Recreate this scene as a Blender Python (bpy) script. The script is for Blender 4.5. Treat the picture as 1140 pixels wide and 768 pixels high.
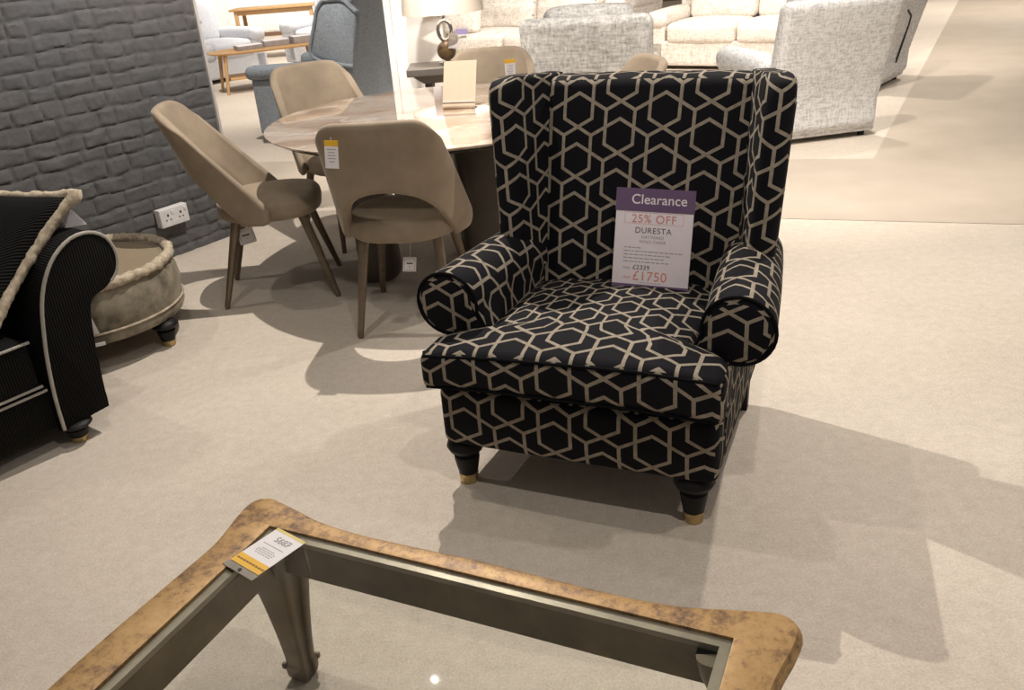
import bpy, bmesh, math, random
from mathutils import Vector, Matrix, noise
PI = math.pi
R = math.radians
scene = bpy.context.scene
for o in list(bpy.data.objects): bpy.data.objects.remove(o)

# ------------------------------------------------------------------ camera
F_PX = 970.0
zc = Vector((-164, 2047, F_PX)).normalized()          # world up seen from the camera
fw = Vector((0, 0, -1)); yc = (fw - fw.dot(zc) * zc).normalized(); xc = yc.cross(zc)
Rm = Matrix((xc, yc, zc))
cam = bpy.data.cameras.new('camera'); cam.sensor_fit = 'HORIZONTAL'; cam.sensor_width = 36
cam.lens = F_PX / 1140 * 36; cam.clip_end = 100
co = bpy.data.objects.new('camera', cam); scene.collection.objects.link(co)
co.matrix_world = Matrix.Translation((0, 0, 1.5)) @ Rm.to_4x4(); scene.camera = co

# ------------------------------------------------------------------ world, exposure
w = bpy.data.worlds.new('world'); scene.world = w; w.use_nodes = True
w.node_tree.nodes['Background'].inputs[0].default_value = (1.0, .915, .83, 1)
w.node_tree.nodes['Background'].inputs[1].default_value = .175
scene.view_settings.view_transform = 'Standard'; scene.view_settings.look = 'None'
scene.view_settings.gamma = 1; scene.view_settings.use_curve_mapping = False
scene.view_settings.exposure = 0.0
try:
    scene.cycles.use_denoising = True
    scene.cycles.max_bounces = 8; scene.cycles.transparent_max_bounces = 12
except Exception: pass

# ------------------------------------------------------------------ lamps (shop ceiling spotlights, with added fill spots among them)
def spot(x, y, z, tx, ty, power, ang, blend=.25, size=.05, col=(1, .92, .835)):
    l = bpy.data.lights.new('ceiling_or_fill_spot', 'SPOT'); l.energy = power; l.spot_size = R(ang); l.spot_blend = blend
    l.shadow_soft_size = size; l.color = col
    o = bpy.data.objects.new('ceiling_or_fill_spot', l); scene.collection.objects.link(o); o.location = (x, y, z)
    d = Vector((tx - x, ty - y, -z)); o.rotation_euler = d.to_track_quat('-Z', 'Y').to_euler()
spot(-.34, 3.92, 2.9, -.34, 3.90, 300, 124, .35, .015)      # over the dining table
spot(1.9, 3.75, 2.9, 2.0, 3.60, 255, 112, .7, .03)         # right of the wing chair
spot(.5, .9, 2.9, .4, 2.2, 75, 100, .9, .03)  # added frontal fill for the wing chair and its card
spot(-.9, 2.3, 2.9, -.9, 1.8, 52, 120, .8, .03)             # above the glass table
spot(-2.35, 3.9, 2.9, -1.9, 3.2, 40, 110, .6, .02)
spot(1.7, 4.7, 2.9, 2.0, 6.4, 300, 96, .6)
spot(2.6, 6.4, 2.9, 2.4, 8.3, 260, 105, .6)
spot(-1.7, 6.6, 2.9, -1.9, 8.0, 260, 92, .6)
spot(-4.2, 16.2, 2.9, -4.2, 17.8, 500, 130, .8)  # added to brighten the far wall on the left
spot(-3.2, 9.6, 2.9, -3.2, 11.0, 330, 125, .6)
spot(-2.2, 13.0, 2.9, -2.6, 14.8, 620, 130, .6)
spot(.3, 8.6, 2.9, .6, 10.2, 460, 125, .6)
spot(2.8, 8.4, 2.9, 2.6, 9.8, 260, 125, .6)
spot(5.2, 9.6, 2.9, 5.4, 10.4, 420, 125, .7)
spot(8.0, 13.0, 2.9, 8.0, 13.5, 620, 130, .8)  # added so the walkway stays bright at its far end
spot(4.6, 5.6, 2.9, 4.6, 5.8, 150, 125, .9)
spot(2.4, 1.6, 2.9, 2.2, 1.6, 85, 125, .9)  # added fill, lifts the shadow right of the wing chair
spot(-.50, 5.0, 2.9, -.47, 6.15, 330, 46, .7)  # added narrow beam that whitens the column front

# ------------------------------------------------------------------ node helper + materials
class NT:
    def __init__(s, name):
        s.m = bpy.data.materials.new(name); s.m.use_nodes = True; s.t = s.m.node_tree
        s.b = s.t.nodes['Principled BSDF']
    def n(s, typ, **kw):
        x = s.t.nodes.new(typ)
        for k, v in kw.items(): setattr(x, k, v)
        return x
    def l(s, a, b): s.t.links.new(a, b)
    def math(s, op, a, b=None, c=None):
        x = s.n('ShaderNodeMath', operation=op)
        for i, v in enumerate((a, b, c)):
            if v is None: continue
            if isinstance(v, (int, float)): x.inputs[i].default_value = v
            else: s.l(v, x.inputs[i])
        return x.outputs[0]
    def noise(s, scale, detail=3, rough=.55, vec=None, coord='Object', stretch=None):
        tc = s.n('ShaderNodeTexCoord'); src = tc.outputs[coord] if vec is None else vec
        if stretch:
            mp = s.n('ShaderNodeMapping'); mp.inputs['Scale'].default_value = stretch; s.l(src, mp.inputs[0]); src = mp.outputs[0]
        x = s.n('ShaderNodeTexNoise'); x.inputs['Scale'].default_value = scale; x.inputs['Detail'].default_value = detail
        x.inputs['Roughness'].default_value = rough; s.l(src, x.inputs['Vector']); return x.outputs['Fac']
    def ramp(s, fac, stops):
        r = s.n('ShaderNodeValToRGB'); e = r.color_ramp.elements
        while len(e) < len(stops): e.new(.5)
        for i, (p, c) in enumerate(stops): e[i].position = p; e[i].color = (*c, 1)
        s.l(fac, r.inputs[0]); return r.outputs[0]
    def mix(s, f, a, b):
        x = s.n('ShaderNodeMix', data_type='RGBA')
        for v, i in ((f, 0), (a, 6), (b, 7)):
            if isinstance(v, (int, float)): x.inputs[i].default_value = v
            elif isinstance(v, tuple): x.inputs[i].default_value = (*v, 1)
            else: s.l(v, x.inputs[i])
        return x.outputs[2]
    def base(s, c):
        if isinstance(c, tuple): s.b.inputs['Base Color'].default_value = (*c, 1)
        else: s.l(c, s.b.inputs['Base Color'])
    def set(s, rough=.8, metal=0, spec=.5, sheen=0, coat=0, sheen_tint=None, sheen_rough=.4):
        s.b.inputs['Roughness'].default_value = rough; s.b.inputs['Metallic'].default_value = metal
        s.b.inputs['Specular IOR Level'].default_value = spec; s.b.inputs['Sheen Weight'].default_value = sheen
        s.b.inputs['Sheen Roughness'].default_value = sheen_rough
        s.b.inputs['Coat Weight'].default_value = coat
        if sheen_tint: s.b.inputs['Sheen Tint'].default_value = (*sheen_tint, 1)
    def bump(s, h, strength=.3, dist=.002):
        x = s.n('ShaderNodeBump'); x.inputs['Strength'].default_value = strength; x.inputs['Distance'].default_value = dist
        s.l(h, x.inputs['Height']); s.l(x.outputs[0], s.b.inputs['Normal'])

def plain(name, c, rough=.6, metal=0, var=.12, scale=30, spec=.5, coat=0, bump=0):
    t = NT(name); nz = t.noise(scale, 3)
    lo = tuple(v * (1 - var) for v in c); hi = tuple(min(1, v * (1 + var)) for v in c)
    t.base(t.ramp(nz, [(.3, lo), (.7, hi)])); t.set(rough, metal, spec, coat=coat)
    if bump: t.bump(nz, bump, .002)
    return t.m
def velvet(name, c, dark=.72, scale=7, sheen=.35):
    t = NT(name); a = t.noise(scale, 4, .6); b = t.noise(220, 2)
    col = t.ramp(a, [(.35, tuple(v * dark for v in c)), (.62, c)])
    t.base(col); t.set(.75, 0, .25, sheen=sheen, sheen_tint=(1, .93, .82), sheen_rough=.35); t.bump(b, .12, .001); return t.m
def tweed(name, c, d, sc=70, amt=.5):
    t = NT(name)
    a = t.noise(sc, 3, .7, stretch=(1, 1, 5)); b = t.noise(sc, 3, .7, stretch=(5, 5, 1)); g = t.noise(6, 2)
    m = t.math('ADD', a, b); m = t.math('MULTIPLY_ADD', g, .15, m)
    t.base(t.ramp(t.math('MULTIPLY', m, .48), [(.5 - amt * .18, d), (.5 + amt * .14, c)])); t.set(.95, 0, .15); t.bump(m, .35, .003); return t.m
def gilt():
    t = NT('antique_gilt'); a = t.noise(9, 8, .75); b = t.noise(42, 5, .8); m = t.math('MULTIPLY_ADD', b, .6, t.math('MULTIPLY', a, .62))
    t.base(t.ramp(m, [(.47, (.10, .058, .038)), (.555, (.25, .145, .065)), (.63, (.39, .235, .09)), (.76, (.45, .29, .13))]))
    t.set(.46, .2, .4); t.bump(b, .08, .001); return t.m
def marble():
    t = NT('polished_marble')
    a = t.noise(2.6, 5, .6); b = t.noise(1.6, 5, .55, stretch=(1, 1.6, 1))
    vein = t.math('ABSOLUTE', t.math('SUBTRACT', b, .5)); v = t.math('SUBTRACT', 1, t.math('MINIMUM', t.math('MULTIPLY', vein, 30), 1))
    col = t.ramp(a, [(.34, (.22, .15, .11)), (.46, (.46, .33, .235)), (.56, (.62, .51, .42)), (.68, (.36, .29, .28))])
    t.base(t.mix(t.math('MULTIPLY', v, .7), col, (.78, .70, .60))); t.set(.07, 0, .7, coat=.9); return t.m
def carpet():
    t = NT('beige_carpet')
    f = t.noise(150, 3, .85); g = t.noise(26, 5, .75); h = t.noise(1.3, 3, .6)
    m = t.math('MULTIPLY_ADD', g, .30, t.math('MULTIPLY', f, .52)); m = t.math('MULTIPLY_ADD', h, .18, m)
    t.base(t.ramp(m, [(.36, (.43, .37, .305)), (.64, (.655, .59, .51))])); t.set(.97, 0, .1); t.bump(f, .35, .003); return t.m
def aisle():
    t = NT('aisle_vinyl'); g = t.noise(3, 3, stretch=(1, 1, 1)); f = t.noise(120, 2)
    t.base(t.ramp(t.math('MULTIPLY_ADD', f, .3, t.math('MULTIPLY', g, .7)), [(.3, (.44, .375, .30)), (.7, (.52, .45, .37))])); t.set(.38, 0, .5); return t.m
def hexfabric():
    t = NT('lattice_jacquard'); uv = t.n('ShaderNodeUVMap'); uv.uv_map = 'UVMap'
    sp = t.n('ShaderNodeSeparateXYZ'); t.l(uv.outputs[0], sp.inputs[0])
    s = .0525; D = 2.598076; M = t.math
    # a little hand-woven wobble
    x = M('DIVIDE', sp.outputs[0], s); y = M('DIVIDE', sp.outputs[1], s * .925)
    nn = M('FLOOR', M('ADD', M('DIVIDE', x, D), .5))
    xl = M('ABSOLUTE', M('SUBTRACT', x, M('MULTIPLY', nn, D)))
    yl = M('SUBTRACT', y, M('MULTIPLY', nn, 1.5))
    yl = M('ADD', yl, 1.75); yl = M('SUBTRACT', yl, M('MULTIPLY', M('FLOOR', M('DIVIDE', yl, 3.0)), 3.0)); yl = M('SUBTRACT', yl, 1.75)
    hw = .098; hv = hw / math.cos(R(30)); k = .57735; wv = .8660
    dx = M('ABSOLUTE', M('SUBTRACT', xl, wv))
    L = lambda a, b: M('LESS_THAN', a, b)
    m1 = M('MULTIPLY', L(dx, hw), M('SUBTRACT', 1, M('MULTIPLY', M('GREATER_THAN', yl, -1.5), L(yl, -.5))))
    b1 = M('MULTIPLY', L(M('ABSOLUTE', M('SUBTRACT', M('ADD', yl, 1), M('MULTIPLY', xl, k))), hv), L(xl, wv + hw))
    c = L(M('ABSOLUTE', M('ADD', M('SUBTRACT', yl, 1), M('MULTIPLY', xl, k))), hv)
    bd = L(M('ABSOLUTE', M('SUBTRACT', M('ADD', yl, 1.5), M('MULTIPLY', dx, k))), hv)
    mask = M('MAXIMUM', M('MAXIMUM', m1, b1), M('MAXIMUM', c, bd))
    nz = t.noise(500, 2, .7); fine = t.noise(60, 2)
    lc = t.ramp(fine, [(.3, (.235, .20, .155)), (.7, (.33, .285, .225))]); dc = t.ramp(nz, [(.3, (.004, .004, .006)), (.7, (.009, .0085, .011))])
    t.base(t.mix(mask, dc, lc)); t.set(.8, 0, .12, sheen=.01); t.bump(M('MULTIPLY_ADD', mask, .6, M('MULTIPLY', nz, .4)), .35, .0015); return t.m
def corduroy():
    t = NT('black_ribbed_fabric'); uv = t.n('ShaderNodeUVMap'); uv.uv_map = 'UVMap'
    sp = t.n('ShaderNodeSeparateXYZ'); t.l(uv.outputs[0], sp.inputs[0])
    sn = t.math('SINE', t.math('MULTIPLY', sp.outputs[0], 2 * PI / .009))
    t.base(t.ramp(t.math('MULTIPLY_ADD', sn, .5, .5), [(.35, (.0025, .0025, .003)), (.95, (.013, .012, .011))])); t.set(.8, 0, .12, sheen=.01)
    t.bump(sn, .6, .002); return t.m
def wood(name, c, rough=.45):
    t = NT(name); a = t.noise(14, 4, .6, stretch=(1, 8, 8))
    t.base(t.ramp(a, [(.3, tuple(v * .8 for v in c)), (.7, c)])); t.set(rough, 0, .4); return t.m
def brick_mat():
    t = NT('charcoal_stone_brick'); g = t.noise(11, 5, .65); f = t.noise(90, 4, .7); h = t.noise(1.1, 3)
    m = t.math('MULTIPLY_ADD', f, .35, t.math('MULTIPLY', g, .65))
    c = t.ramp(m, [(.3, (.085, .085, .088)), (.7, (.150, .147, .147))])
    t.base(t.mix(t.ramp(h, [(.45, (0, 0, 0)), (.8, (.5, .5, .5))]), c, (.085, .10, .13))); t.set(.85, 0, .25); t.bump(m, .6, .006); return t.m
def glassm(name='clear_glass', tint=(.955, .965, .95, 1)):
    t = NT(name); t.t.nodes.remove(t.b)
    out = [n for n in t.t.nodes if n.type == 'OUTPUT_MATERIAL'][0]
    tr = t.n('ShaderNodeBsdfTransparent'); tr.inputs[0].default_value = tint
    gl = t.n('ShaderNodeBsdfGlossy'); gl.inputs['Roughness'].default_value = .02
    fr = t.n('ShaderNodeFresnel'); fr.inputs[0].default_value = 1.35; ge = t.n('ShaderNodeNewGeometry')
    mx = t.n('ShaderNodeMixShader'); t.l(t.math('MULTIPLY', fr.outputs[0], t.math('SUBTRACT', 1, ge.outputs['Backfacing'])), mx.inputs[0]); t.l(tr.outputs[0], mx.inputs[1]); t.l(gl.outputs[0], mx.inputs[2]); t.l(mx.outputs[0], out.inputs[0])
    return t.m
def ruche():
    t = NT('cream_ruched_trim'); a = t.noise(45, 4, .7)
    t.base(t.ramp(a, [(.3, (.30, .24, .165)), (.65, (.56, .48, .37))])); t.set(.9, 0, .2, sheen=.2); t.bump(a, .7, .006); return t.m

M = dict(
    hexf=hexfabric(), cord=corduroy(), gilt=gilt(), marble=marble(), carpet=carpet(), aisle=aisle(), brick=brick_mat(), glass=glassm(), ruche=ruche(),
    velvet=velvet('taupe_velvet', (.345, .275, .20), .78, 6), crushed=velvet('crushed_velvet', (.29, .255, .19), .38, 9, .2), topv=velvet('olive_velvet', (.27, .215, .145), .85, 5, .1),
    bronze=plain('bronze_leg_paint', (.175, .135, .095), .38, .45), blackwood=plain('black_lacquer', (.008, .007, .008), .5, 0, spec=.25),
    blackpipe=plain('black_piping', (.004, .004, .005), .9, spec=.1), whitepipe=plain('pale_piping', (.36, .34, .30), .8),
    brass=plain('brushed_brass', (.55, .42, .20), .32, .9), ledge=plain('worn_pewter_lip', (.30, .26, .20), .4, .3, .2, 14), apron=plain('patinated_bronze', (.155, .125, .085), .42, .35, .25, 12),
    pedestal=plain('dark_pedestal_veneer', (.060, .046, .034), .42, 0, .15, 5), edge=plain('dark_edge', (.035, .028, .022), .4),
    tw_grey=tweed('pale_grey_tweed', (.76, .76, .76), (.46, .46, .46), 17), tw_mid=tweed('mid_grey_tweed', (.62, .61, .59), (.20, .195, .185), 12, .9),
    tw_cream=tweed('cream_tweed', (.76, .70, .63), (.52, .46, .40), 14), silver=tweed('silver_weave', (.56, .57, .60), (.44, .45, .48), 30),
    tw_blue=tweed('blue_grey_weave', (.30, .335, .375), (.20, .225, .255), 44, .4), oak=wood('light_oak', (.55, .33, .15)),
    grey_wood=wood('grey_washed_wood', (.15, .13, .115)), white=plain('white_paint', (.80, .77, .74), .5, 0, .02), plastic=plain('white_plastic', (.78, .76, .76), .35, 0, .02),
    paper=plain('white_card', (.80, .77, .78), .6, 0, .02), purple=plain('purple_print', (.16, .10, .19), .35, 0, .04), pink=plain('red_print', (.68, .26, .22), .5, 0, .03),
    ink=plain('grey_print', (.10, .09, .10), .6, 0, .03), softink=plain('soft_grey_print', (.38, .35, .36), .6, 0, .03), cardwhite=plain('print_white', (.88, .80, .84), .5, 0, .02),
    yellow=plain('yellow_print', (.80, .46, .03), .5, 0, .04), redlab=plain('red_label', (.65, .03, .05), .5, 0, .04), dark=plain('dark_slot', (.012, .011, .011), .7),
    holder=plain('frosted_beige_acrylic', (.72, .58, .44), .25, 0, .03), steel=plain('polished_steel', (.6, .6, .62), .15, 1, .03), shade=plain('cream_lampshade', (.78, .69, .58), .8, 0, .04),
    ball=plain('brown_lamp_base', (.16, .10, .045), .3), trimw=plain('pale_wall_edge', (.55, .52, .50), .5, 0, .03), magazine=plain('grey_magazine_stack', (.24, .21, .20), .5), peach=plain('warm_plaster', (.80, .66, .52), .85, 0, .04),
    brownb=plain('brown_skirting', (.17, .09, .05), .6), lav=plain('lavender_tag', (.32, .27, .50), .6, 0, .03), sleeve=glassm('clear_plastic', (.98, .98, .98, 1)), lamp_on=None)

# ------------------------------------------------------------------ mesh helpers
class MB:
    def __init__(s): s.v = []; s.f = []; s.uv = {}
    def add(s, vs, fs, uvs=None):
        b = len(s.v); s.v += [Vector(p) for p in vs]
        for i, f in enumerate(fs):
            if uvs is not None and uvs[i] is not None: s.uv[len(s.f)] = uvs[i]
            s.f.append([b + k for k in f])
        return s
    def box(s, x0, x1, y0, y1, z0, z1):
        return s.add([(x0, y0, z0), (x1, y0, z0), (x1, y1, z0), (x0, y1, z0), (x0, y0, z1), (x1, y0, z1), (x1, y1, z1), (x0, y1, z1)],
                     [(0, 3, 2, 1), (4, 5, 6, 7), (0, 1, 5, 4), (1, 2, 6, 5), (2, 3, 7, 6), (3, 0, 4, 7)])
    def rbox(s, c, h, r=.02, puff=(0, 0, 0), fn=None, n=5, k=3, uvo=(0, 0)):
        """rounded, puffed box; centre c, half sizes h; fn deforms the points"""
        r = min(r, *[x * .98 for x in h])
        def coords(hh):
            a = [-hh + r * (1 - math.cos(i / k * PI / 2)) if False else -hh + r * i / k for i in range(k + 1)]
            mid = [(-hh + r) + (2 * (hh - r)) * i / n for i in range(1, n)]
            return a + mid + [-x for x in reversed(a)]
        cs = [coords(x) for x in h]
        for ax in range(3):
            a, b = [(1, 2), (0, 2), (0, 1)][ax]
            for sg in (-1, 1):
                A, B = cs[a], cs[b]; vs = []; us = []
                for i, p in enumerate(A):
                    for j, q in enumerate(B):
                        P = [0, 0, 0]; P[ax] = sg * h[ax]; P[a] = p; P[b] = q
                        q0 = [max(-h[t] + r, min(h[t] - r, P[t])) for t in range(3)]
                        d = Vector([P[t] - q0[t] for t in range(3)]); d = d.normalized() * r if d.length > 1e-9 else d
                        Q = Vector(q0) + d
                        nx = [Q[t] / h[t] for t in range(3)]
                        for t in range(3):
                            if puff[t]:
                                o = [u for u in range(3) if u != t]
                                Q[t] += puff[t] * nx[t] * (1 - min(1, abs(nx[o[0]])) ** 2.5) * (1 - min(1, abs(nx[o[1]])) ** 2.5)
                        Q += Vector(c)
                        us.append((Q[a] + uvo[0], Q[b] + uvo[1]))
                        if fn: Q = Vector(fn(Q))
                        vs.append(Q)
                fs = []; uu = []; nb = len(B)
                for i in range(len(A) - 1):
                    for j in range(nb - 1):
                        f = [i * nb + j, (i + 1) * nb + j, (i + 1) * nb + j + 1, i * nb + j + 1]
                        flip = (sg < 0) != (ax == 1)
                        if flip: f = f[::-1]
                        fs.append(f); uu.append([us[t] for t in f])
                s.add(vs, fs, uu)
        return s
    def lathe(s, prof, n=24, c=(0, 0, 0), close=True, sx=1, sy=1):
        vs = []; fs = []
        for (r, z) in prof:
            for i in range(n):
                a = 2 * PI * i / n; vs.append((c[0] + r * sx * math.cos(a), c[1] + r * sy * math.sin(a), c[2] + z))
        for j in range(len(prof) - 1):
            for i in range(n):
                fs.append((j * n + i, j * n + (i + 1) % n, (j + 1) * n + (i + 1) % n, (j + 1) * n + i))
        if close:
            if prof[0][0] > 1e-6: fs.append(list(range(n))[::-1])
            if prof[-1][0] > 1e-6: fs.append([(len(prof) - 1) * n + i for i in range(n)])
        return s.add(vs, fs)
    def tube(s, pts, r, n=8, closed=False, wob=0, seed=0):
        pts = [Vector(p) for p in pts]; N = len(pts); vs = []; fs = []
        up = None
        for i, p in enumerate(pts):
            a = pts[(i - 1) % N] if (closed or i > 0) else p; b = pts[(i + 1) % N] if (closed or i < N - 1) else p
            d = (b - a).normalized() if (b - a).length > 1e-9 else Vector((0, 0, 1))
            if up is None: up = Vector((0, 0, 1)) if abs(d.z) < .9 else Vector((1, 0, 0))
            x = d.cross(up).normalized(); up2 = x.cross(d).normalized(); up = up2
            rr = r[i] if isinstance(r, (list, tuple)) else r
            for k in range(n):
                t = 2 * PI * k / n; q = x * math.cos(t) + up2 * math.sin(t)
                r2 = rr
                if wob:
                    r2 = rr * (1 + wob * noise.noise((p + q * rr) * 38 + Vector((seed, 0, 0))) + wob * .7 * noise.noise((p + q * rr) * 75 + Vector((seed, 5, 0))))
                vs.append(p + q * r2)
        for i in range(N if closed else N - 1):
            j = (i + 1) % N
            for k in range(n): fs.append((i * n + k, i * n + (k + 1) % n, j * n + (k + 1) % n, j * n + k))
        if not closed: fs.append(list(range(n))[::-1]); fs.append([(N - 1) * n + k for k in range(n)])
        return s.add(vs, fs)
    def loft(s, rings, cap=(True, True), uvscale=True, uvo=(0, 0), capuv=None):
        n = len(rings[0]); vs = [Vector(p) for r in rings for p in r]; fs = []; uu = []
        arc = [0]
        for i in range(n): arc.append(arc[-1] + (Vector(rings[len(rings) // 2][(i + 1) % n]) - Vector(rings[len(rings) // 2][i])).length)
        dist = [0]
        for j in range(1, len(rings)): dist.append(dist[-1] + sum((Vector(rings[j][i]) - Vector(rings[j - 1][i])).length for i in (0, n // 3, 2 * n // 3)) / 3)
        for j in range(len(rings) - 1):
            for i in range(n):
                fs.append((j * n + i, j * n + (i + 1) % n, (j + 1) * n + (i + 1) % n, (j + 1) * n + i))
                uu.append([(arc[i] + uvo[0], dist[j] + uvo[1]), (arc[i + 1] + uvo[0], dist[j] + uvo[1]), (arc[i + 1] + uvo[0], dist[j + 1] + uvo[1]), (arc[i] + uvo[0], dist[j + 1] + uvo[1])])
        if cap[0]: fs.append(list(range(n))[::-1]); uu.append(None)
        if cap[1]: fs.append([(len(rings) - 1) * n + i for i in range(n)]); uu.append(None)
        return s.add(vs, fs, uu)
    def build(s, name, mat, parent=None, sharp=40, merge=True, fixn=True, loc=None):
        me = bpy.data.meshes.new(name); me.from_pydata([tuple(v) for v in s.v], [], s.f); me.update()
        uv = me.uv_layers.new(name='UVMap')
        for p in me.polygons:
            e = s.uv.get(p.index); nn = p.normal
            for k, li in enumerate(p.loop_indices):
                if e is not None: uv.data[li].uv = e[k]
                else:
                    q = me.vertices[me.loops[li].vertex_index].co; a = [abs(x) for x in nn]; m = a.index(max(a))
                    uv.data[li].uv = (q.y, q.z) if m == 0 else (q.x, q.z) if m == 1 else (q.x, q.y)
        bm = bmesh.new(); bm.from_mesh(me)
        if merge: bmesh.ops.remove_doubles(bm, verts=bm.verts, dist=1e-5)
        if fixn: bmesh.ops.recalc_face_normals(bm, faces=bm.faces)
        bm.to_mesh(me); bm.free()
        for p in me.polygons: p.use_smooth = True
        me.set_sharp_from_angle(angle=R(sharp))
        me.materials.append(M[mat] if isinstance(mat, str) else mat)
        o = bpy.data.objects.new(name, me); scene.collection.objects.link(o)
        if parent: o.parent = parent
        if loc: o.location = loc
        return o
def bez(P, n=6, closed=False):
    """Catmull-Rom through the points"""
    P = [Vector(p) for p in P]; out = []; N = len(P)
    rng = range(N) if closed else range(N - 1)
    for i in rng:
        g = lambda k: P[k % N] if closed else P[max(0, min(N - 1, k))]
        a, b, c, d = g(i - 1), g(i), g(i + 1), g(i + 2)
        for j in range(n):
            t = j / n; out.append(.5 * ((2 * b) + (c - a) * t + (2 * a - 5 * b + 4 * c - d) * t * t + (3 * b - a - 3 * c + d) * t ** 3))
    if not closed: out.append(P[-1])
    return out
def thing(name, label, cat, loc=(0, 0, 0), rz=0, group=None):
    o = bpy.data.objects.new(name, None); scene.collection.objects.link(o); o.location = loc; o.rotation_euler = (0, 0, rz)
    o.empty_display_size = .1; o['label'] = label; o['category'] = cat
    if group: o['group'] = group
    return o
def tag(o, label, cat, group=None):
    o['label'] = label; o['category'] = cat
    if group: o['group'] = group
    return o
def struct(o): o['kind'] = 'structure'; return o
def dup(root, loc, rz, label, group=None):
    r = root.copy(); scene.collection.objects.link(r); r.location = loc; r.rotation_euler = (0, 0, rz); r['label'] = label
    for ch in list(root.children):
        c = ch.copy(); scene.collection.objects.link(c); c.parent = r
        for g in list(ch.children):
            d = g.copy(); scene.collection.objects.link(d); d.parent = c
    return r
def text(s, name, size, mat, parent, loc, rot=(R(90), 0, 0), align='CENTER', width=1, bold=0, sp=1):
    c = bpy.data.curves.new(name, 'FONT'); c.body = s; c.size = size; c.align_x = align; c.extrude = .0002; c.offset = bold; c.space_character = sp
    o = bpy.data.objects.new(name, c); scene.collection.objects.link(o); bpy.context.view_layer.update()
    me = bpy.data.meshes.new_from_object(o.evaluated_get(bpy.context.evaluated_depsgraph_get())); bpy.data.objects.remove(o)
    me.materials.clear(); me.materials.append(M[mat])
    o = bpy.data.objects.new(name, me); scene.collection.objects.link(o); o.parent = parent; o.location = loc; o.rotation_euler = rot; o.scale = (width, 1, 1)
    return o

# ------------------------------------------------------------------ the setting
fl = MB().add([(-12, -3, 0), (14, -3, 0), (14, 19, 0), (-12, 19, 0)], [(0, 1, 2, 3)]).build('floor', 'carpet', merge=False, fixn=False); struct(fl)
# vinyl walkway: crosses behind the wing chair, then runs away to the right
ai = MB(); near = lambda x: 4.51 - (x - 1.46) * .363; far = lambda x: 5.56 - (x - 2.44) * .32
ai.add([(-1.7, near(-1.7), .002), (14, near(14), .002), (14, 19, .002), (9.97, 19, .002), (2.44, 5.56, .002), (-3.2, far(-3.2), .002)], [(0, 1, 2, 3, 4, 5)])
a_o = ai.build('floor', 'aisle', merge=False, fixn=False); struct(a_o)

# brick-effect wall on the left, 53 degrees to the view, with real relief
def brick_wall():
    L, H, st = 2.7, 2.5, .0095; random.seed(4)
    rows = []; z = -.02
    while z < H + .1:
        h = random.uniform(.064, .090); bs = []; x = -L - random.random() * .2
        while x < .3:
            wd = random.choice([.10, .13, .16, .20, .22]) * random.uniform(.9, 1.1); bs.append((x, x + wd, random.uniform(0, .005), random.uniform(-.03, .03))); x += wd
        rows.append((z, z + h, bs)); z += h
    nx, nz = int(L / st), int(H / st); vs = []; fs = []
    import bisect
    zs = [r[0] for r in rows]; xs = [[b[0] for b in r[2]] for r in rows]
    for j in range(nz + 1):
        zz = j * H / nz
        for i in range(nx + 1):
            xx = -L + i * L / nx
            wx = xx + .010 * noise.noise((xx * 14, zz * 14, 3)) ; wz = zz + .016 * noise.noise((xx * 7, zz * 12, 9)) + .008 * noise.noise((xx * 2.5, zz * 3, 5))
            ri = max(0, bisect.bisect_right(zs, wz) - 1); r = rows[ri]; bi = max(0, bisect.bisect_right(xs[ri], wx) - 1); b = r[2][bi]
            d = min(wx - b[0], b[1] - wx, wz - r[0], r[1] - wz)
            e = max(0, min(1, (d - .001) / .012)); e = e * e * (3 - 2 * e)
            hh = e * (.0065 + b[2] + b[3] * (wz - (r[0] + r[1]) / 2) * 1.3 + .004 * noise.noise((xx * 17, zz * 17, b[2] * 900)) + .003 * noise.noise((xx * 50, zz * 50, 1)))
            vs.append((xx, -hh, zz))
    for j in range(nz):
        for i in range(nx):
            a = j * (nx + 1) + i; fs.append((a, a + 1, a + nx + 2, a + nx + 1))
    m = MB(); m.add(vs, fs); m.box(-L, 0, .001, .10, 0, H)
    o = m.build('wall_left', 'brick', merge=False, fixn=False, sharp=50); o.location = (-1.568, 5.053, 0); o.rotation_euler = (0, 0, R(53)); struct(o)
    t = MB().rbox((.008, .045, H / 2), (.008, .068, H / 2), .003).build('trim_1', 'trimw'); t.location = o.location; t.rotation_euler = o.rotation_euler; struct(t)
brick_wall()
# white column behind the dining table
cm = MB().rbox((0, 0, 1.5), (.17, .17, 1.5), .006).build('wall_column', 'white'); cm.location = (-.47, 6.52, 0); struct(cm)
cs_ = MB().rbox((0, 0, 1.5), (.022, .20, 1.5), .004).build('trim_2', 'white'); cs_.location = (-.662, 6.50, 0); struct(cs_)
# far wall
wb = MB().box(-12, 14, 19, 19.15, 0, 3); struct(wb.build('wall_back', 'peach'))
struct(MB().box(-12, 14, 18.97, 19, 0, .09).build('baseboard_back', 'brownb'))

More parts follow.
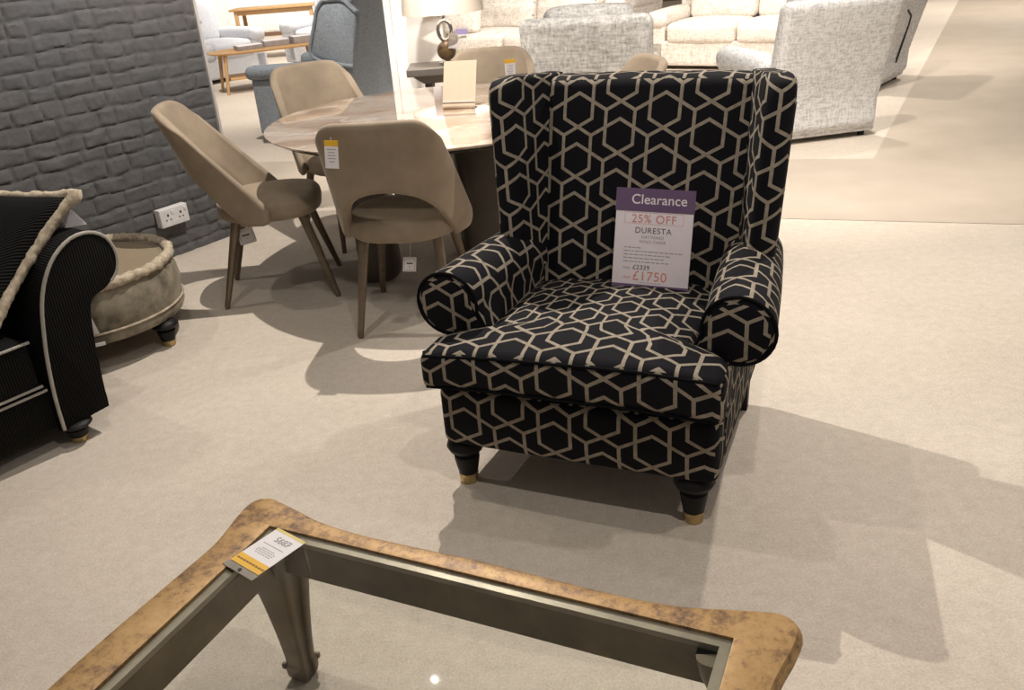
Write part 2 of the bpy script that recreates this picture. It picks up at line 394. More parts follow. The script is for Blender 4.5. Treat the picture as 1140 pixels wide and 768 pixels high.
# ------------------------------------------------------------------ wing chair
def turned_leg(parent, x, y, top, mat='blackwood'):
    s = top / .17
    pr = [(.0, .17), (.030, .17), (.032, .160), (.044, .154), (.053, .144), (.0570, .131), (.050, .116), (.032, .108), (.030, .103), (.038, .095), (.038, .085), (.032, .050), (.028, .034)]
    o = MB().lathe([(r, z * s) for r, z in reversed(pr)], 28, (x, y, 0)).build('leg', mat, parent, 35)
    MB().lathe([(0, 0), (.024, 0), (.027, .003), (.0275, .018), (.029, .020), (.0295, .034 * s), (.0, .034 * s)], 24, (x, y, 0)).build('castor_cup', 'brass', o)
    return o
def arm_ring(sg, uc, zc_, r, ub, zb, inner, n=26):
    """closed outline of a rolled arm: up the outside, round the scroll, down the inside"""
    P = [(ub, zb), (ub + .004, zb + (zc_ - r - zb) * .45), (ub + .002, zc_ - r * 1.05)]
    a0 = -100
    for i in range(n + 1):
        a = R(a0 + (190 - a0) * i / n); P.append((uc + r * math.cos(a), zc_ + r * math.sin(a)))
    P += [(inner, zc_ - r * .75), (inner, zb + .1), (inner, zb)]
    return [(sg * u, z) for u, z in P]
def wing_chair():
    o = thing('wing_armchair', 'black wing armchair with beige geometric lattice fabric and turned black legs, holding the Clearance card', 'armchair', (.150, 2.0975, 0), R(-24.3))
    C0 = .012; CA = .026; CW = .048
    # seat base
    b = MB().rbox((C0, .33, .250), (.400, .385, .098), .03, puff=(.004, .012, 0), n=8, uvo=(.03, .052), fn=lambda p: (C0 + (p[0] - C0) * (1 - .14 * max(0, p[1])), p[1], p[2])); b.build('seat_base', 'hexf', o)
    
    # T-shaped seat cushion
    def tf(p):
        u, v, z = p
        k = 1 if v < .03 else 1 - .27 * min(1, (v - .03) / .05)
        u2 = C0 + (u - C0) * k
        z2 = z + .012 * math.sin((u - C0) * 3.2 + .6) * (z - .35) / .14 - .012 * max(0, (abs(u - C0) - .30)) / .1 - .045 * max(0, v - .02)
        return (u2, v, z2)
    zc2, hz = .436, .060
    cu = MB().rbox((C0, .215, zc2), (.418, .325, hz), .028, puff=(0, .006, .026), fn=tf, n=14, k=4, uvo=(.005, .0))
    c = cu.build('seat_cushion', 'hexf', o, 60)
    for zz in (zc2 + hz - .010, zc2 - hz + .010):
        rect = [(-.412, .53), (-.412, .10), (-.412, -.08), (-.40, -.104), (-.2, -.1115), (0, -.1125), (.2, -.1115), (.40, -.104), (.412, -.08), (.412, .10), (.412, .53)]
        MB().tube([tf((C0 + a, bb, zz)) for a, bb in rect], .0045).build('piping', 'blackpipe', c)
    # arms
    for sg in (-1, 1):
        rings = []; r = .094
        for v, sc in ((.052, .90), (.056, .97), (.066, 1.0), (.12, 1.0), (.2, 1.0), (.3, 1.0), (.4, .99), (.5, .97), (.60, .95), (.66, .92)):
            t = (v - .06) / .55; uc = .408 - .045 * t; zz = .556 - .004 * t
            ring = arm_ring(1, uc, zz, r * sc, .385, .18, .290)
            if sc < 1 and v < .1:
                cu_, cz = .40, .50; ring = [(cu_ + (a - cu_) * (1 - (1 - sc) * .6), cz + (bb - cz) * (1 - (1 - sc) * .6)) for a, bb in ring]
            rings.append([(CA + sg * a, v, bb) for a, bb in ring])
        a_ = MB().loft(rings, uvo=(.03 if sg < 0 else .06, .02))
        # swap u/v so the lattice runs up the roll
        ao = a_.build('arm', 'hexf', o, 50)
        pp = [(CA + sg * a, .056, bb) for a, bb in arm_ring(1, .408, .556, r * .99, .385, .18, .290)][2:-1]
        MB().tube(pp, .0048).build('arm_piping', 'blackpipe', ao)
    # backrest
    vf = lambda z: .505 + .165 * (z - .40) / .69
    def bf(p):
        u, v, z = p
        t = (z - .40) / .69
        return (C0 + .02 + .018 * t + (u) * (.95 + .05 * t), v + vf(z), z + .006 * (1 - (u / .35) ** 2) * t)
    bk = MB().rbox((0, .06, .738), (.345, .062, .340), .03, puff=(0, .020, 0), fn=bf, n=12, k=4, uvo=(-.062, -.985 + .0525 * 0)).build('backrest', 'hexf', o, 60)
    # outer back panel down to the seat base
    MB().rbox((C0, .70, .55), (.35, .035, .37), .02, fn=lambda p: (p[0], p[1] + .10 * (p[2] - .25), p[2])).build('back_panel', 'hexf', o, 60)
    # wings
    for sg in (-1, 1):
        rings = []
        zs = [.52, .60, .68, .76, .84, .92, .99, 1.032, 1.058, 1.073, 1.081, 1.084]
        sh = [1, 1, 1, 1, 1, 1, 1, 1, .96, .86, .66, .35]
        for z, k in zip(zs, sh):
            t = (z - .52) / .56
            j = Vector((.315 + .01 * t, vf(z) + .09)); e = Vector((.372 + .034 * t, .445 + .065 * t))
            if k < 1: e = e + (j - e) * (1 - k) * .35
            d = (e - j).normalized(); nn = Vector((-d.y, d.x)); hw = .044; pts = []
            if k < 1: hw *= (.35 + .65 * k)
            m = (j + e) / 2; N = 12
            for i in range(7): pts.append(j + (e - j) * (i / 7) - nn * hw * (.9 + .1 * math.sin(i / 7 * PI)))
            for i in range(N + 1):
                a = -PI / 2 + PI * i / N; pts.append(e + d * (hw * 1.05 * math.cos(a)) + nn * hw * math.sin(a))
            for i in range(7): pts.append(e + (j - e) * ((i + 1) / 7) + nn * hw)
            rings.append([(CW + sg * p.x, p.y, z + .022 * min(1, (p - j).length / (e - j).length) * max(0, t) ** 2) for p in pts])
        wo = MB().loft(rings, uvo=(.02 if sg < 0 else .05, .03)).build('wing', 'hexf', o, 60)
        seam = []
        for z in [.62 + .052 * i for i in range(9)]:
            t = (z - .52) / .56; j = Vector((.315 + .01 * t, vf(z) + .09)); e = Vector((.372 + .034 * t, .445 + .065 * t)); d = (e - j).normalized(); nn = Vector((-d.y, d.x))
            q = e + nn * .041; seam.append((CW + sg * q.x, q.y, z))
        MB().tube(seam, .005).build('wing_piping', 'blackpipe', wo)
    for x in (-.342, .342): turned_leg(o, x, 0.0, .17)
    for x in (-.365, .372):
        MB().loft([[(x + a * k, .62 + (.03 if z < .05 else 0) * 1 + b_ * k, z) for a, b_ in ((-.022, -.022), (.022, -.022), (.022, .022), (-.022, .022))] for z, k in ((0, .75), (.18, 1.1))]).build('leg', 'blackwood', o)
    return o
wing_chair()

# clearance card standing on the wing chair
def clearance():
    ux = Vector((math.cos(R(-24.3)), math.sin(R(-24.3)), 0)); vx = Vector((-ux.y, ux.x, 0)); o0 = Vector((.150, 2.0975, 0))
    p = o0 + ux * .112 + vx * .42 + Vector((0, 0, .494))
    o = thing('clearance_card', 'white card with purple header reading Clearance, leaning on the wing chair backrest', 'sign', p, R(-24.3 + 3)); o.rotation_euler = (R(-14), R(1.5), R(-22.5))
    W, H = .232, .302
    MB().rbox((0, 0, H / 2), (W / 2, .0018, H / 2), .0015, n=2, k=2).build('card', 'cardwhite', o)
    MB().box(-W / 2 - .002, W / 2 + .002, -.0032, -.0019, H - .066, H + .001).build('header_band', 'purple', o)
    MB().box(-W / 2, W / 2, -.0030, -.0019, 0, .017).build('footer_band', 'purple', o)
    y = -.0021
    text('Clearance', 'lettering', .040, 'cardwhite', o, (.012, -.0034, H - .044), bold=.0003, sp=1.02)
    fr = MB(); x0, x1, z0, z1 = -.088, .088, H - .103, H - .0695; t = .0008
    for a in ((x0, x1, z0, z0 + t), (x0, x1, z1 - t, z1), (x0, x0 + t, z0, z1), (x1 - t, x1, z0, z1)): fr.box(a[0], a[1], y, -.0019, a[2], a[3])
    fr.build('offer_box', 'pink', o)
    text('25% OFF', 'lettering', .034, 'pink', o, (0, y, H - .099), sp=1.08)
    text('DURESTA', 'lettering', .024, 'ink', o, (0, y, H - .130), sp=1.1)
    text('HAYWARD', 'lettering', .013, 'softink', o, (0, y, H - .146), sp=1.05)
    text('WING CHAIR', 'lettering', .013, 'softink', o, (0, y, H - .160), sp=1.05)
    sm = MB(); random.seed(3)
    for i, wd in enumerate((.045, .165, .140, .125, .130)):
        x = -.085; zz = H - .176 - i * .0105
        while x < -.085 + wd:
            q = random.uniform(.006, .016); sm.box(x, x + q, y, -.0019, zz, zz + .0028); x += q + .003
    sm.build('small_print', 'softink', o)
    text('WAS', 'lettering', .010, 'softink', o, (-.085, y, .062), align='LEFT')
    text('£2339', 'lettering', .020, 'ink', o, (-.055, y, .062), align='LEFT', sp=1.05)
    text('NOW', 'lettering', .009, 'pink', o, (-.082, y, .034), align='LEFT')
    text('£1750', 'lettering', .040, 'pink', o, (-.054, y, .030), align='LEFT', sp=1.05)
    sm = MB(); x = -.03
    while x < .03: sm.box(x, x + .008, y, -.0019, .022, .024); x += .011
    sm.build('small_print', 'softink', o)
clearance()

# ------------------------------------------------------------------ gilt coffee table with glass top
def coffee_table():
    ANG = -25.73; A = Vector((-.515, 1.446, 0)); Lx, Ly = .922, .76
    o = thing('coffee_table', 'antique gilt coffee table with clear glass top and shaped corners, nearest the viewer', 'coffee table', A, R(ANG))
    q = [(.461, .050), (.34, .047), (.2, .045), (.10, .053), (.03, .070), (-.03, .085), (-.063, .089), (-.090, .076), (-.101, .048), (-.096, 0), (-.085, -.05), (-.079, -.10), (-.082, -.2), (-.087, -.38)]
    full = []
    full += q[:-1]
    full += [(x, -Ly - y) for x, y in reversed(q[:-1])][:-1] if False else []
    # four mirrored quarters in order
    q1 = q                                        # far-left, from far middle to left middle
    q2 = [(x, -Ly - y) for x, y in reversed(q)]   # near-left
    q3 = [(Lx - x, y) for x, y in q2[::-1]]       # near-right (from near middle)
    q4 = [(Lx - x, y) for x, y in q1[::-1]]
    full = q1[:-1] + q2[:-1] + q3[:-1] + q4[:-1]
    out = bez([(x, y, 0) for x, y in full], 5, True); N = len(out)
    nr = []
    for i in range(N):
        d = (out[(i + 1) % N] - out[i - 1]).normalized(); nr.append(Vector((-d.y, d.x, 0)))   # inward or outward
    cen = Vector((Lx / 2, -Ly / 2, 0)); sgn = 1 if nr[0].dot(cen - out[0]) > 0 else -1
    off = lambda d, z: [(p.x + n.x * sgn * d, p.y + n.y * sgn * d, z) for p, n in zip(out, nr)]
    inn = lambda z, e=0: [(max(-e, min(Lx + e, p.x)), max(-Ly - e, min(e, p.y)), z) for p in out]
    T = .46
    m = MB().loft([inn(T - .010), inn(T - .0005), [(a[0], a[1], T) for a in inn(T, .002)], off(.016, T), off(.010, T - .002), off(.0065, T - .007), off(.0075, T - .010), off(.002, T - .014), off(0, T - .021), off(.002, T - .028), off(.010, T - .033), off(.022, T - .036), inn(T - .036, .012)], cap=(False, False))
    fs = m.build('top_frame', 'gilt', o, 30)
    # ledge and apron
    ap = MB()
    def ring_rail(x0, x1, z0, z1, inset0, inset1, mb):
        a = [(-inset0, inset0), (Lx + inset0, inset0), (Lx + inset0, -Ly - inset0), (-inset0, -Ly - inset0)]
        b = [(inset1, -inset1), (Lx - inset1, -inset1), (Lx - inset1, -Ly + inset1), (inset1, -Ly + inset1)]
        mb.loft([[(p[0], p[1], z0) for p in a], [(p[0], p[1], z1) for p in a], [(p[0], p[1], z1) for p in b], [(p[0], p[1], z0) for p in b], [(p[0], p[1], z0) for p in a]], cap=(False, False))
    ring_rail(0, 0, T - .026, T - .0072, .004, .019, ap); ap.build('glass_ledge', 'ledge', o, 30)
    names = (((.0, -.008), (Lx, -.008)), ((.0, -Ly + .008), (Lx, -Ly + .008)), ((.008, 0), (.008, -Ly)), ((Lx - .008, 0), (Lx - .008, -Ly)))
    for (p, q_) in names:
        p = Vector((*p, 0)); q_ = Vector((*q_, 0)); d = (q_ - p); Ln = d.length; d.normalize(); n_ = Vector((-d.y, d.x, 0)); rings = []
        for i in range(25):
            t = i / 24; c = p + d * Ln * t; zb = T - .098 + .0 * math.sin(PI * t)
            rings.append([tuple(c + n_ * a + Vector((0, 0, z))) for a, z in ((-.012, T - .020), (.012, T - .020), (.012, zb + .004), (.008, zb), (-.008, zb), (-.012, zb + .004))])
        MB().loft(rings).build('apron_rail', 'apron', o, 30)
    for cx, cy, sx, sy in ((0, 0, -1, 1), (Lx, 0, 1, 1), (0, -Ly, -1, -1), (Lx, -Ly, 1, -1)):
        rings = []
        prof = [(.440, .004, .058), (.40, .010, .058), (.36, .016, .053), (.30, .020, .045), (.22, .022, .036), (.14, .025, .029), (.085, .030, .026), (.062, .034, .026), (.052, .036, .029), (.040, .038, .029), (.020, .040, .028), (.006, .040, .024), (0, .040, .018)]
        prof = [tuple(v) for v in bez(prof, 3)]
        for z, dd, h in prof:
            rings.append([(cx + sx * dd + h * math.copysign(abs(math.cos(a)) ** .35, math.cos(a)), cy + sy * dd + h * math.copysign(abs(math.sin(a)) ** .35, math.sin(a)), z) for a in [2 * PI * k / 20 for k in range(32)]])
        lg = MB().loft(rings).build('leg', 'apron', o, 50)
        for ex, ey in ((sx, -sy), (-sx, sy)):
            MB().rbox((cx + sx * .037 + ex * .026, cy + sy * .037 + ey * .026, .050), (.006, .006, .008), .005, n=2, k=3).build('foot_scroll', 'apron', lg)
    MB().rbox((Lx / 2, -Ly / 2, T - .0040), (Lx / 2 - .001, Ly / 2 - .001, .0030), .001, n=1, k=1).build('glass_top', 'glass', o)
    # price card lying on the glass
    a = R(ANG); ux = Vector((math.cos(a), math.sin(a), 0)); vx = Vector((-ux.y, ux.x, 0))
    c = thing('price_card', 'white and yellow price card in a clear sleeve lying on the glass coffee table corner', 'price card', A + ux * .052 + vx * -.062 + Vector((0, 0, T + .0002)), R(ANG - 14))
    MB().box(-.0425, .0425, -.062, .052, 0, .0008).build('card', 'paper', c)
    MB().box(-.0425, .0425, -.062, -.036, .0008, .0012).build('yellow_band', 'yellow', c)
    MB().box(-.0425, .0425, .045, .052, .0008, .0012).build('yellow_edge', plain('pale_yellow_print', (.72, .58, .20), .5), c)
    sl = MB().box(-.046, .046, -.080, .055, .0014, .0018); sl.build('plastic_sleeve', 'sleeve', c)
    MB().box(-.046, .046, -.080, -.077, .0018, .0026).build('sleeve_edge', 'sleeve', c)
    MB().box(-.045, .045, -.079, -.0635, .0004, .0013).build('sleeve_flap', plain('grey_plastic_flap', (.30, .27, .23), .25), c)
    MB().lathe([(0, 0), (.004, 0), (.004, .001), (0, .001)], 12, (0, -.072, .0018)).build('punch_hole', 'dark', c)
    text('£895', 'lettering', .021, 'softink', c, (.004, .034, .0013), (0, 0, R(180)), bold=.0003)
    sm = MB()
    for zz, w_ in ((.006, .030), (-.006, .018), (-.011, .026), (-.016, .026), (-.021, .022)):
        x = -w_
        while x < w_: sm.box(x, x + .0055, zz, zz + .0018, .0008, .0012); x += .0075
    sm.build('small_print', 'softink', c)
    sm = MB(); x = -.038
    while x < .038: sm.box(x, x + .007, -.051, -.047, .0012, .0015); x += .009
    sm.build('band_print', plain('brown_print', (.22, .10, .01), .6), c)
coffee_table()

# ------------------------------------------------------------------ dining table and chairs
def dining_table():
    o = thing('dining_table', 'round marble-topped dining table with dark pedestal base', 'dining table', (-.268, 4.175, 0))
    r = .792
    MB().lathe([(0, .742), (r - .03, .742), (r - .012, .748), (r, .756), (r + .001, .760), (r - .002, .762), (0, .762)], 96).build('tabletop', 'marble', o, 30)
    MB().lathe([(0, .728), (r - .05, .728), (r - .022, .7415), (0, .7415)], 96).build('underside', 'edge', o, 30)
    for x, hw_, hd_ in ((-.36, .10, .17), (.20, .14, .22)):
        rings = []
        for z, k in ((.006, 1.0), (.30, 1.0), (.55, 1.04), (.728, 1.12)):
            rings.append([(x + hw_ * k * math.copysign(abs(math.cos(a)) ** .6, math.cos(a)), hd_ * k * math.copysign(abs(math.sin(a)) ** .8, math.sin(a)), z) for a in [2 * PI * i / 40 for i in range(40)]])
        MB().loft(rings).build('pedestal', 'pedestal', o, 30)
dining_table()

GR = 'taupe velvet dining chairs round the marble table'
def dining_chair(label, loc, rz):
    o = thing('dining_chair', label, 'dining chair', loc, rz, GR)
    # seat pad
    def oval(a, b, z, e=2.6, n=48, cy=0): return [(a * math.copysign(abs(math.cos(t)) ** (2 / e), math.cos(t)) * (1 - .07 * math.sin(t)), cy + b * math.copysign(abs(math.sin(t)) ** (2 / e), math.sin(t)), z) for t in [2 * PI * i / n for i in range(n)]]
    H = .482
    rings = [oval(.195, .195, H - .086), oval(.222, .222, H - .084), oval(.236, .236, H - .072), oval(.240, .240, H - .045), oval(.238, .238, H - .018), oval(.228, .228, H - .004), oval(.20, .20, H + .004), oval(.12, .12, H + .010), oval(.03, .03, H + .012)]
    MB().loft(rings).build('seat', 'velvet', o, 60)
    MB().loft([oval(.17, .17, H - .098), oval(.17, .17, H - .085)]).build('seat_underframe', 'edge', o)
    # curved back shell
    NT_, NH = 46, 26
    def pos(th, t):
        a = th * PI / 2 * .98
        wd = .274 - .040 * t - .020 * t * t; t = max(0.0, t); k = .285 * max(0, 1 - t) ** 1.1 + .075
        z = .392 + .528 * t - .02 * abs(th) ** 3 * t
        v = .262 + .150 * t ** 1.15
        return Vector((wd * math.sin(a), v - k * (1 - math.cos(a)), z))
    def span(th):
        a = abs(th)
        lo = .46 * math.sqrt(max(0, 1 - (a / .60) ** 2.2)) if a < .60 else 0
        lo = max(lo, .16 * max(0, (a - .80) / .2) ** 2)
        hi = 1 - .22 * (1 - math.sqrt(max(0, 1 - max(0, (a - .40) / .62) ** 2.4))) - .0
        return lo, hi
    def cosspace(n): return [(.5 - .5 * math.cos(PI * i / n)) for i in range(n + 1)]
    ths = [2 * c - 1 for c in cosspace(NT_)]; ss = cosspace(NH)
    outer, inner_ = [], []
    for th in ths:
        lo, hi = span(th)
        for s_ in ss:
            t = lo + (hi - lo) * s_; e = 1e-3
            p = pos(th, t); tu = pos(min(1, th + e), t) - pos(max(-1, th - e), t); tv = pos(th, t + e) - pos(th, t - e)
            n_ = tu.cross(tv).normalized()
            db = min(s_ * (hi - lo) * .52, (1 - s_) * (hi - lo) * .52, (1 - abs(th)) * .42)
            f = min(1, db / .024); f = math.sqrt(max(0, 1 - (1 - f) ** 2))
            outer.append(p - n_ * .019 * f); inner_.append(p + n_ * (.021 * f + .006 * min(1, db / .1)))
    m = MB(); nb = NH + 1; fs = []
    for i in range(NT_):
        for j in range(NH): fs.append((i * nb + j, (i + 1) * nb + j, (i + 1) * nb + j + 1, i * nb + j + 1))
    m.add(outer, fs); m.add(inner_, [f[::-1] for f in fs]); m.build('backrest', 'velvet', o, 75)
    for sx, sy in ((-1, 1), (1, 1), (-1, -1), (1, -1)):
        tx, ty = sx * .155, sy * .15; bx, by = (sx * .198, sy * .262) if sy > 0 else (sx * .218, sy * .255)
        MB().tube([(tx, ty, H - .088), (bx, by, .008), (bx, by, 0)], [.0225, .0125, .011], 20).build('leg', 'bronze', o)
    return o
ch = dining_chair('taupe velvet dining chair seen side-on, standing beside the brick wall', (-1.085, 4.055, 0), R(97.7))
dup(ch, (-.405, 3.60, 0), R(173), 'taupe velvet dining chair with its back to the viewer, yellow-topped tag on its back')
dup(ch, (-.83, 4.84, 0), R(35), 'taupe velvet dining chair at the table in front of the blue-grey wing chair')
dup(ch, (-.02, 4.80, 0), R(-5), 'taupe velvet dining chair on the far side of the table behind the slanted holder')
dup(ch, (.40, 4.25, 0), R(-80), 'taupe velvet dining chair showing only its top above the wing chair back')

def hang_tag(label, loc, rz, w_, h, kind, tilt=0, string=.03, roll=0):
    c = thing('price_tag', label, 'price tag', loc, rz, 'paper tags on the dining chairs'); c.rotation_euler = (tilt, roll, rz)
    MB().box(-w_ / 2, w_ / 2, -.0006, .0006, -h, 0).build('card', 'paper', c)
    if kind == 'yellow':
        MB().box(-w_ / 2, w_ / 2, -.0012, .0012, -h * .2, .0003).build('yellow_band', 'yellow', c)
        sm = MB()
        for i, k in enumerate((.7, .5, .6, .6, .4)):
            sm.box(-w_ / 2 * k, w_ / 2 * k, -.0011, -.0006, -h * (.33 + .11 * i), -h * (.33 + .11 * i) + .003)
        sm.build('small_print', 'softink', c)
    else:
        fr = MB(); t = .0022
        for k in (1.0, .74):
            a, b = w_ / 2 * k, h / 2 * k
            tt = t if k == 1 else .001
            for q in ((-a, a, -h / 2 + b - tt, -h / 2 + b), (-a, a, -h / 2 - b, -h / 2 - b + tt), (-a, -a + tt, -h / 2 - b, -h / 2 + b), (a - tt, a, -h / 2 - b, -h / 2 + b)): fr.box(q[0], q[1], -.0011, -.0006, q[2], q[3])
        fr.build('border', 'ink', c)
        MB().box(-w_ * .22, w_ * .22, -.0011, -.0006, -h * .48, -h * .40).lathe([(0, 0), (.004, 0), (.004, .0005), (0, .0005)], 10, (0, -.001, -h * .66)).build('printed_mark', 'dark', c)
    MB().tube([(0, 0, -.003), (0, 0, string)], .0009, 6).build('string', 'paper', c)
    return c
hang_tag('white yellow-topped tag on the back of the dining chair facing away', (-.594, 3.185, .868), R(-12), .052, .10, 'yellow', R(-6), .012, R(4))
hang_tag('white yellow-topped tag at the top of the dining chair behind the slanted holder', (.112, 5.02, .868), R(0), .058, .10, 'yellow', R(8), .012)
t2 = hang_tag('square black-bordered white tag hanging under the seat of the chair facing away', (-.400, 3.50, .296), R(10), .060, .068, 'sq', 0, .10, R(9))
t1 = hang_tag('square black-bordered tag under the side-on chair by the brick wall', (-1.20, 3.93, .350), R(20), .078, .076, 'sq', 0, .085, R(-8))
rl = MB().box(-.022, .022, -.0009, .0009, 0, .032).build('red_label', 'redlab', t1); rl.location = (-.006, .001, .012)

# slanted holder on the table and the small card behind it
def holder():
    o = thing('menu_holder', 'slanted beige acrylic display holder standing on the marble table', 'display holder', (-.158, 4.235, .762), R(-14))
    rings = []
    path = bez([(.0, .035, .002), (.0, .0, .002), (0, -.012, .010), (0, .0, .034), (0, .040, .110), (0, .090, .205)], 5)
    h = .080
    r1 = []
    for i, p in enumerate(path):
        d = (path[min(i + 1, len(path) - 1)] - path[max(i - 1, 0)]).normalized(); n_ = Vector((0, -d.z, d.y))
        r1.append([(-h, p.y, p.z), (h, p.y, p.z), (h, p.y + n_.y * .003, p.z + n_.z * .003), (-h, p.y + n_.y * .003, p.z + n_.z * .003)])
    MB().loft(r1).build('panel', 'holder', o, 30)
    MB().rbox((0, .05, .002), (h, .055, .002), .001, n=1, k=1).build('foot_plate', 'sleeve', o)
    MB().box(-h, h, -.010, -.004, .030, .034).build('front_lip', 'paper', o)
    c = tag(MB().rbox((0, 0, .036), (.020, .002, .036), .001, n=1, k=1).build('small_card', 'paper'), 'small blank white card standing upright behind the slanted holder', 'card'); c.location = (-.268, 4.47, .762); c.rotation_euler = (0, 0, R(-8))
holder()

# ------------------------------------------------------------------ wall socket
def socket():
    o = thing('wall_socket', 'white double power socket box mounted low on the brick wall', 'power socket', (-1.568, 5.053, 0), R(53))
    MB().rbox((-.435, -.038, .236), (.088, .024, .050), .005).build('box', 'plastic', o)
    for x in (-.475, -.395):
        MB().box(x - .0045, x + .0045, -.064, -.0615, .243, .255).box(x - .016, x - .008, -.064, -.0615, .222, .227).box(x + .008, x + .016, -.064, -.0615, .222, .227).build('socket_holes', 'dark', o)
    for x in (-.446, -.366): MB().rbox((x, -.064, .262), (.007, .003, .010), .002, n=1, k=1).build('switch', 'plastic', o)
socket()

# ------------------------------------------------------------------ ottoman
def ottoman():
    o = thing('round_ottoman', 'round crushed velvet ottoman with cream ruched rim, between black sofa and brick wall', 'ottoman', (-1.80, 3.56, 0))
    r = .368
    MB().lathe([(0, .115), (r - .02, .115), (r, .122), (r + .006, .135), (r + .006, .165), (r - .001, .172), (r, .18), (r + .010, .24), (r + .000, .31), (r - .018, .350), (r - .05, .352)], 72, close=False).build('drum', 'crushed', o, 60)
    MB().lathe([(r - .015, .345), (r - .05, .350), (r - .10, .349), (r * .5, .351), (0, .353)], 60, close=False).build('top_cushion', 'topv', o, 60)
    MB().tube([((r - .014) * math.cos(a), (r - .014) * math.sin(a), .357) for a in [2 * PI * i / 300 for i in range(300)]], .021, 14, True, .34).build('ruched_rim', 'ruche', o, 180)
    MB().tube([((r + .006) * math.cos(a), (r + .006) * math.sin(a), .169) for a in [2 * PI * i / 72 for i in range(72)]], .005, 8, True).build('piping', 'ruche', o)
    for a in (-19, 71, 161, 251):
        x, y = .345 * math.cos(R(a)), .315 * math.sin(R(a)); turned_leg(o, x, y, .125)
    MB().box(-.02, .02, -.001, .001, 0, .010).build('woven_label', 'paper', o).matrix_local = Matrix.Translation((.15, -.352, .125)) @ Matrix.Rotation(R(22), 4, 'Z') @ Matrix.Scale(1.4, 4)
    c = tag(MB().box(-.026, .026, -.0008, .0008, -.085, 0).tube([(0, 0, -.002), (0, .004, .012)], .0008, 6).build('ottoman_tag', 'paper'), 'white card tag on the ottoman side, half behind the black sofa arm', 'price tag'); c.location = (-1.650, 3.158, .275); c.rotation_euler = (R(-3), R(-10), R(24))
ottoman()

